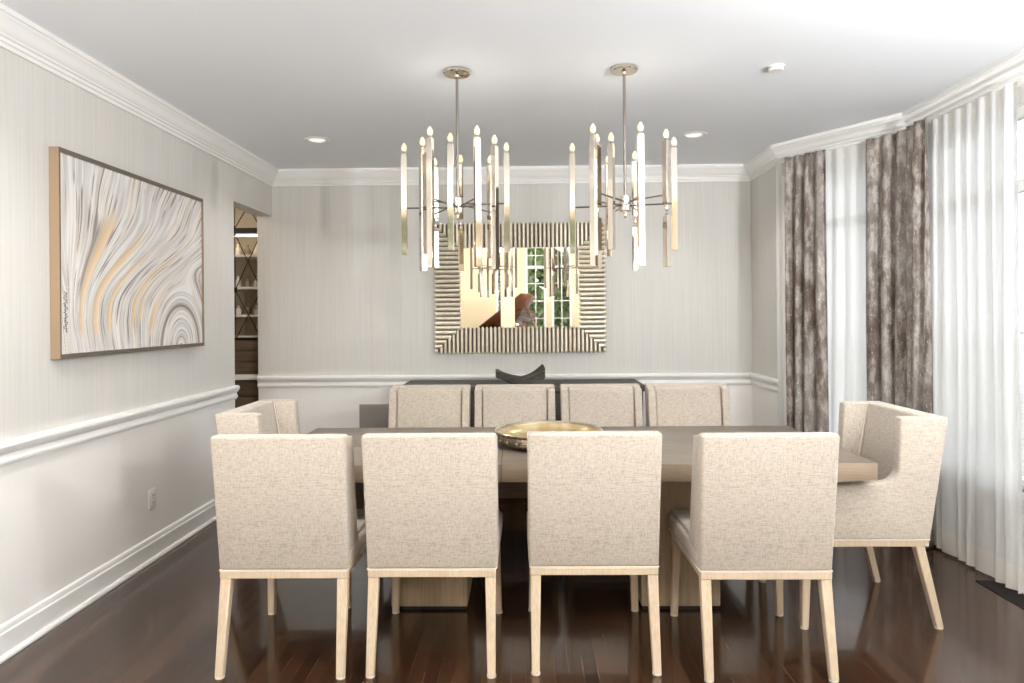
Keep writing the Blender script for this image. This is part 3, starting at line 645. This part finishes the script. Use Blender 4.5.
def art_image(NU, NV):
    # flowing strokes: a family of streamlines rising from the lower edge, fanning to the upper corner, and an arch low on the right
    u = np.linspace(0, 1, NU+1)[None, :].repeat(NV+1, 0); v = np.linspace(0, 1, NV+1)[:, None].repeat(NU+1, 1)
    ss = lambda a, b, x: (lambda t: t*t*(3-2*t))(np.clip((x-a)/(b-a), 0, 1))
    bt = np.linspace(-0.6, 1.6, 700)
    A = np.interp(bt, [-0.3, 0.0, 0.03, 0.095, 0.165, 0.25, 0.41, 0.6, 1.2], [-0.42, -0.24, -0.10, 0.20, 0.45, 0.56, 0.66, 0.80, 0.9])
    hook = np.interp(bt, [0, 0.1, 0.3, 0.5], [0.02, 0.05, 0.05, 0.02])
    fan = np.empty_like(u)
    for j in range(NV+1):
        vv = j/NV; g = 0.55*float(ss(0.24, 0.80, np.array(vv)))+0.45*vv**2
        fan[j] = np.interp(u[j], bt+A*g+hook*max(0, 0.16-vv)*6*0.6, bt)
    rho = np.sqrt(((u-0.80)/0.165)**2+((v+0.01)/0.27)**2)
    arc = 0.80-0.16*rho
    wg = ss(1.25, 2.5, rho+1.2*np.clip(0.5-u, 0, 1)+0.5*ss(0.35, 0.7, v))
    b = arc*(1-wg)+fan*wg
    q = b+0.30*(1-np.exp(-np.clip(b, -0.2, 2)/0.07))
    t = v+0.6*u
    def h2(i, j): return np.modf(np.abs(np.sin(i*127.1+j*311.7+3.7)*43758.5453))[0]
    def vn(x, y):
        i, j = np.floor(x), np.floor(y); f, g = x-i, y-j; f = f*f*(3-2*f); g = g*g*(3-2*g)
        return (h2(i, j)*(1-f)+h2(i+1, j)*f)*(1-g)+(h2(i, j+1)*(1-f)+h2(i+1, j+1)*f)*g
    q = q+0.004*np.sin(9*t+20*q)
    col = np.zeros(u.shape+(3,))
    n = 0.5*vn(q*120, t*3.0)+0.5*vn(q*260+50, t*4.0)
    tone = ss(0.25, 0.75, n)
    big = vn(q*26+9, t*1.6)
    c0 = np.array([0.56, 0.515, 0.49]); c1 = np.array([0.84, 0.825, 0.80])
    col = c0+(c1-c0)*(0.15+0.85*tone)[..., None]
    warm = (ss(0.45, 0.9, big)*0.5)[..., None]
    col = col*(1-warm)+col*np.array([1.03, 0.95, 0.85])*warm
    hair = ss(0.60, 0.85, vn(q*240+11, t*5.0))*ss(0.25, 0.6, vn(q*70+3, t*6+7))*0.80
    col = col*(1-hair[..., None])+np.array([0.17, 0.14, 0.125])*hair[..., None]
    for g0, g1, v0, v1 in ((0.094, 0.114, 0.04, 0.84), (0.160, 0.194, 0.04, 0.74), (0.245, 0.270, 0.06, 0.68), (0.400, 0.424, 0.08, 0.66), (0.450, 0.468, 0.1, 0.5), (0.535, 0.565, 0.04, 0.36)):
        e = 0.004; pos = (b-g0)/(g1-g0)
        k = ss(g0-e, g0+e, b)*(1-ss(g1-e, g1+e, b))*ss(v0, v0+0.10, v)*(1-ss(v1-0.22, v1, v))*0.92
        gc = np.array([0.76, 0.57, 0.36])[None, None]*(0.78+0.40*pos)[..., None]
        col = col*(1-k[..., None])+gc*k[..., None]
    for lc, lw, v0, v1 in ((0.312, 0.006, 0.16, 0.56), (0.640, 0.010, -1, 2), (0.090, 0.004, 0.25, 0.75), (0.212, 0.004, 0.0, 0.3)):
        k = np.exp(-((b-lc)/lw)**2)*ss(v0, v0+0.12, v)*(1-ss(v1-0.12, v1, v))*0.8
        col = col*(1-k[..., None])+np.array([0.16, 0.11, 0.09])*k[..., None]
    col[:, :max(1, int(NU*0.012))] = (0.84, 0.80, 0.72)
    return np.clip(col, 0, 1)
NU, NV = 620, 424
me = D.meshes.new('canvas'); cy0, cy1, cz0, cz1 = -hy+0.012, hy-0.012, -hz+0.022, hz-0.022
pic = art_image(NU, NV)
uu, vv = np.meshgrid(np.linspace(0, 1, NU+1), np.linspace(0, 1, NV+1))
vs = np.stack([dp-0.008+0.003*(pic[..., 0]-0.6), cy0+(cy1-cy0)*uu, cz0+(cz1-cz0)*vv], -1).reshape(-1, 3).tolist()
fs = [(j*(NU+1)+i, j*(NU+1)+i+1, (j+1)*(NU+1)+i+1, (j+1)*(NU+1)+i) for j in range(NV) for i in range(NU)]
me.from_pydata(vs, [], fs); ca = me.color_attributes.new('paint', 'FLOAT_COLOR', 'POINT')
ca.data.foreach_set('color', np.concatenate([pic, np.ones(pic.shape[:2]+(1,))], -1).astype(np.float32).ravel())
PA = mat('textured_paint', (0.7, 0.7, 0.7), 0.5); n_, l_ = nt(PA); at = n_.new('ShaderNodeVertexColor'); at.layer_name = 'paint'; setc(PA, at.outputs['Color'])
me.materials.append(PA); o = D.objects.new('canvas', me); COL.objects.link(o); o.parent = ART
m = MB(); m.box((0.002, cy0, cz0), (dp-0.012, cy1, cz1)); m.done('stretcher', mat('canvas_side', (0.8, 0.74, 0.62), 0.7), ART, smooth=0)
# scribbled signature running up the near edge
m = MB(); pts = []
for i in range(70):
    t = i/69; pts.append((dp-0.0055, cy0+0.035+0.010*math.sin(i*1.25)+0.006*math.sin(i*0.5), cz0+0.10+0.19*t+0.004*math.cos(i*1.9)))
for a, b in zip(pts, pts[1:]): m.tube(a, b, 0.0011, n=4)
m.done('signature', SLOT, ART)

# ---------------------------------------------------------------- outlet, recessed lights, smoke detector
O = thing('wall_outlet', 'white electrical outlet low on the wall below the painting', 'outlet', (XL, 3.97, 0.355))
m = MB(); m.box((0, -0.036, -0.058), (0.006, 0.036, 0.058)); m.bevel(0.003).done('cover_plate', PLATE, O)
for s in (-1, 1):
    m = MB(); m.box((0.0055, -0.017, s*0.022-0.014), (0.0085, 0.017, s*0.022+0.014)); r_ = m.bevel(0.003).done('socket', PLATE, O)
    m = MB(); m.box((0.0083, -0.008, s*0.022-0.005), (0.0088, -0.005, s*0.022+0.006)); m.box((0.0083, 0.005, s*0.022-0.005), (0.0088, 0.008, s*0.022+0.006)); m.done('slots', SLOT, r_)
for (x, y, lb) in ((-1.473, 4.896, 'round recessed ceiling light above the doorway end of the room'), (1.228, 4.884, 'round recessed ceiling light on the bay window side of the ceiling'),
    (-1.45, 2.2, 'added recessed fill light above the painting wall, out of the picture'), (1.22, 2.2, 'added recessed fill light above the near bay side, out of the picture'),
    (-1.45, 0.1, 'added recessed fill light by the living room opening, painting side, out of the picture'), (1.22, 0.1, 'added recessed fill light by the living room opening, bay side, out of the picture')):
    R = thing('recessed_light', lb, 'ceiling light', (x, y, CT), 0, 'recessed ceiling lights')  # the four nearest the camera are unseen lights added as fill
    m = MB(); m.lathe([(0.056, -0.0005), (0.060, -0.006), (0.088, -0.004), (0.092, -0.0005)], 36); m.done('trim_ring', WHITE, R)
    m = MB(); m.lathe([(0.056, -0.001), (0.0, -0.0012)], 36); m.done('lens', LENS, R)
    l = D.lights.new('recessed_glow', 'SPOT'); l.energy = (34 if x < 0 else 16) if y < 4 else 12; l.spot_size = 2.4; l.spot_blend = 0.8; l.shadow_soft_size = 0.05; l.color = (1, 0.97, 0.92)
    lo = D.objects.new('recessed_glow', l); COL.objects.link(lo); lo.parent = R; lo.location = (0, 0, -0.02)
SD = thing('smoke_detector', 'small white round smoke detector on the ceiling', 'smoke detector', (1.318, 3.552, CT))
m = MB(); m.lathe([(0, -0.001), (0.040, -0.001), (0.043, -0.006), (0.043, -0.010)], 36); m.done('base', PLATE, SD)
m = MB(); m.lathe([(0.039, -0.010), (0.039, -0.020), (0.033, -0.026), (0, -0.028)], 36); m.done('cover', PLATE, SD)

# ---------------------------------------------------------------- chandeliers
def chandelier(name_label, cx, cyy, tubes, hubz=1.985):
    c = thing('chandelier', name_label, 'chandelier', (cx, cyy, CT), 0, 'polished nickel chandeliers over the table')
    m = MB(); m.lathe([(0, 0), (0.068, 0), (0.070, -0.004), (0.070, -0.016), (0.066, -0.020), (0.014, -0.022), (0.012, -0.034), (0, -0.034)], 40); m.done('canopy', NICKEL, c)
    m = MB(); m.tube((0, 0, -0.03), (0, 0, hubz-CT+0.03), 0.0075); m.done('stem', NICKD, c)
    m = MB(); z = hubz-CT; m.lathe([(0, 0.042), (0.024, 0.042), (0.030, 0.036), (0.030, -0.036), (0.024, -0.042), (0, -0.042)], 28, (0, 0, z)); m.lathe([(0, 0), (0.008, 0), (0.010, -0.02), (0.006, -0.03), (0, -0.034)], 14, (0, 0, z-0.042)); m.done('hub', NICKEL, c)
    for k, (x, y, zt, zb, gap) in enumerate(tubes):
        dx, dy = x-cx, y-cyy; a = math.atan2(dy, dx); r = math.hypot(dx, dy); az = hubz-CT+(0.012 if k % 2 else -0.008)
        m = MB(); m.tube((0.028*math.cos(a), 0.028*math.sin(a), az), (dx-0.012*math.cos(a), dy-0.012*math.sin(a), az), 0.0045, n=8); m.done('arm', NICKD, c)
        m = MB(); tw = a
        def sq(z0, z1, w=0.0145):
            p = [Vector((math.cos(tw+math.pi/4+i*math.pi/2), math.sin(tw+math.pi/4+i*math.pi/2)))*w*1.414 for i in range(4)]
            m.hexa([(dx+q.x, dy+q.y, z0) for q in p] + [(dx+q.x, dy+q.y, z1) for q in p])
        if gap:
            sq(1.955-CT, zt-CT); sq(zb-CT, 1.895-CT)
        else: sq(zb-CT, zt-CT)
        m.bevel(0.0012, 1); 
        if gap:
            m.lathe([(0, 0), (0.006, 0), (0.009, 0.010), (0.005, 0.018), (0.009, 0.030), (0.009, 0.045), (0.004, 0.060), (0, 0.060)], 12, (dx, dy, 1.895-CT))
        tb = m.done('light_tube', NICKEL, c)
        m = MB(); m.tube((dx, dy, zt-CT), (dx, dy, zt-CT+0.012), 0.0085, n=12); m.done('candle_collar', NICKD, tb)
        m = MB(); m.lathe([(0, 0.011), (0.007, 0.011), (0.0135, 0.022), (0.0145, 0.031), (0.011, 0.043), (0.005, 0.054), (0, 0.058)], 14, (dx, dy, zt-CT)); m.done('bulb', BULB, tb)
    l = D.lights.new('chandelier_glow', 'POINT'); l.energy = 0.7; l.color = (1, 0.93, 0.84); l.shadow_soft_size = 0.2
    lo = D.objects.new('chandelier_glow', l); COL.objects.link(lo); lo.parent = c; lo.location = (0, 0, -0.33)
    return c
Z = 2.26
chandelier('polished nickel ten-tube chandelier hanging over the table on the painting side', -0.335, 3.56,
  [(-0.615, 3.56, Z, 1.732, 0), (-0.501, 3.44, Z, 1.640, 0), (-0.437, 3.25, Z, 1.641, 0), (-0.497, 3.90, Z, 1.687, 1), (-0.352, 3.37, Z, 1.736, 0),
   (-0.344, 3.83, Z, 1.664, 1), (-0.212, 3.25, Z, 1.644, 0), (-0.180, 3.86, Z, 1.738, 1), (-0.136, 3.42, Z, 1.642, 0), (-0.080, 3.57, Z, 1.744, 0)])
chandelier('polished nickel nine-tube chandelier hanging over the table on the bay window side', 0.534, 3.55,
  [(0.266, 3.60, Z, 1.734, 0), (0.338, 3.24, Z, 1.643, 0), (0.377, 3.42, Z, 1.642, 1), (0.444, 3.40, Z, 1.736, 0), (0.488, 3.88, Z, 1.739, 0),
   (0.626, 3.80, Z, 1.659, 1), (0.559, 3.22, Z, 1.642, 0), (0.706, 3.35, Z, 1.643, 1), (0.778, 3.50, Z, 1.737, 0)])

# ---------------------------------------------------------------- curtains
def cloth(path, z0, z1, folds, amp, seed, thick=0.0, taper=0.4, ns=10, nz=26, flare=1.0, hem=None):
    # pleated curtain along a plan polyline: soft pleats gathered at the head, wider rolls below
    rnd = random.Random(seed); P_ = [Vector(p) for p in path]; segl = [(b-a).length for a, b in zip(P_, P_[1:])]; L = sum(segl)
    ph = [rnd.uniform(-0.5, 0.5) for _ in range(folds+2)]; am = [rnd.uniform(0.55, 1.25) for _ in range(folds+2)]
    def pos(t):
        s = t*L
        for i, q in enumerate(segl):
            if s <= q or i == len(segl)-1:
                d_ = (P_[i+1]-P_[i]).normalized(); return P_[i]+d_*s, Vector((d_.y, -d_.x))
            s -= q
    N = folds*ns; rows = []
    for j in range(nz+1):
        v = j/nz; z = z0+(z1-z0)*v; row = []
        head = sst(0.86, 1.0, v)
        for i in range(N+1):
            t = i/N; k = t*folds; ki = int(min(folds-1, k)); f = k-ki
            a_ = am[ki]*(1-f)+am[ki+1]*f; dph = (ph[ki]*(1-f)+ph[ki+1]*f)*(1-v)*taper*2
            p, nn = pos(min(1, max(0, t+0.010*math.sin(6*v+ki)*(1-v))))
            x = 2*math.pi*(k+dph)
            off = amp*a_*(math.sin(x)*(1-0.45*head)+0.22*math.sin(2*x+1+2*v)*(1-head)+0.16*math.sin(x*0.5+3*(1-v)))*(1-0.25*v)
            row.append((p.x+nn.x*off, p.y+nn.y*off, z))
        rows.append(row)
    return rows
def curtain(name, path, z0, z1, folds, amp, seed, mt, label, group, sheer=False):
    t = thing(name, label, 'curtain', (path[0][0], path[0][1], 0), 0, group)
    rows = cloth(path, z0, z1, folds, amp, seed, nz=40); ox, oy = path[0]
    rows = [[(x-ox, y-oy, z) for x, y, z in r] for r in rows]
    hi = max(1, int(len(rows)*0.045))+1 if sheer else 0
    m = MB()
    if sheer:
        m.grid(rows[hi:]); cl = m.done('sheer_panel', mt, t, smooth=180)
        m = MB(); m.grid(rows[:hi+1]); m.done('hem', HEM, t, smooth=180)
        m = MB(); top = [[(x, y, z1-0.07) for x, y, z in rows[-1]], [(x, y, z1+0.002) for x, y, z in rows[-1]]]; 
        top = [[(x, y+0.0006, z) for x, y, z in r] for r in top]; m.grid(top); m.done('pleat_tape', HEM, t, smooth=180)
    else:
        m.grid(rows); cl = m.done('drape_panel', mt, t, smooth=180)
        so = cl.modifiers.new('thickness', 'SOLIDIFY'); so.thickness = 0.004
    return t
fd = (Vector(F2)-Vector(F1)).normalized(); fn = Vector((fd.y, -fd.x))         # along the far facet, and into the room
def fp(t, off): p = Vector(F1)+fd*t+fn*off; return (p.x, p.y)
curtain('sheer_curtain', [fp(0.10, 0.060), fp(0.93, 0.060)], 0.015, 2.553, 9, 0.016, 5, SHEER, 'narrow white sheer curtain hanging between the two taupe drapes', 'white sheer curtains', True)
curtain('sheer_curtain', [(2.455, 4.33), (2.455, 3.42)], 0.015, 2.553, 9, 0.022, 9, SHEER, 'wide white sheer curtain on the bay window behind the end armchair', 'white sheer curtains', True)
curtain('taupe_drape', [fp(0.125, 0.125), fp(0.445, 0.125)], 0.01, 2.556, 4, 0.042, 21, DRAPE, 'taupe distressed velvet drape next to the back corner of the room', 'taupe velvet drapes')
curtain('taupe_drape', [fp(0.735, 0.125), (2.395, 4.36), (2.380, 4.06)], 0.01, 2.556, 5, 0.040, 33, DRAPE, 'taupe distressed velvet drape at the bay angle, between the two sheers', 'taupe velvet drapes')
m = MB()
for a, b in ((Vector(fp(0.06, 0.09)), Vector((2.43, 4.44))), (Vector((2.43, 4.44)), Vector((2.43, 1.0)))): m.tube((a.x, a.y, 2.562), (b.x, b.y, 2.562), 0.006, n=8)
tag(m.done('curtain_track', WHITE), 'slim white curtain track tucked under the bay crown moulding', 'curtain rail')
m = MB(); m.box((2.36, 3.0, 0.0005), (2.48, 3.62, 0.004)); m.bevel(0.001, 1)  # dark slatted strip lying on the floor below the sheer hem
for k in range(24): m.box((2.375, 3.02+k*0.025, 0.004), (2.465, 3.030+k*0.025, 0.0055))
tag(m.done('floor_slat_strip', IRON), 'dark slatted strip on the floor under the sheer curtain hem', 'vent')
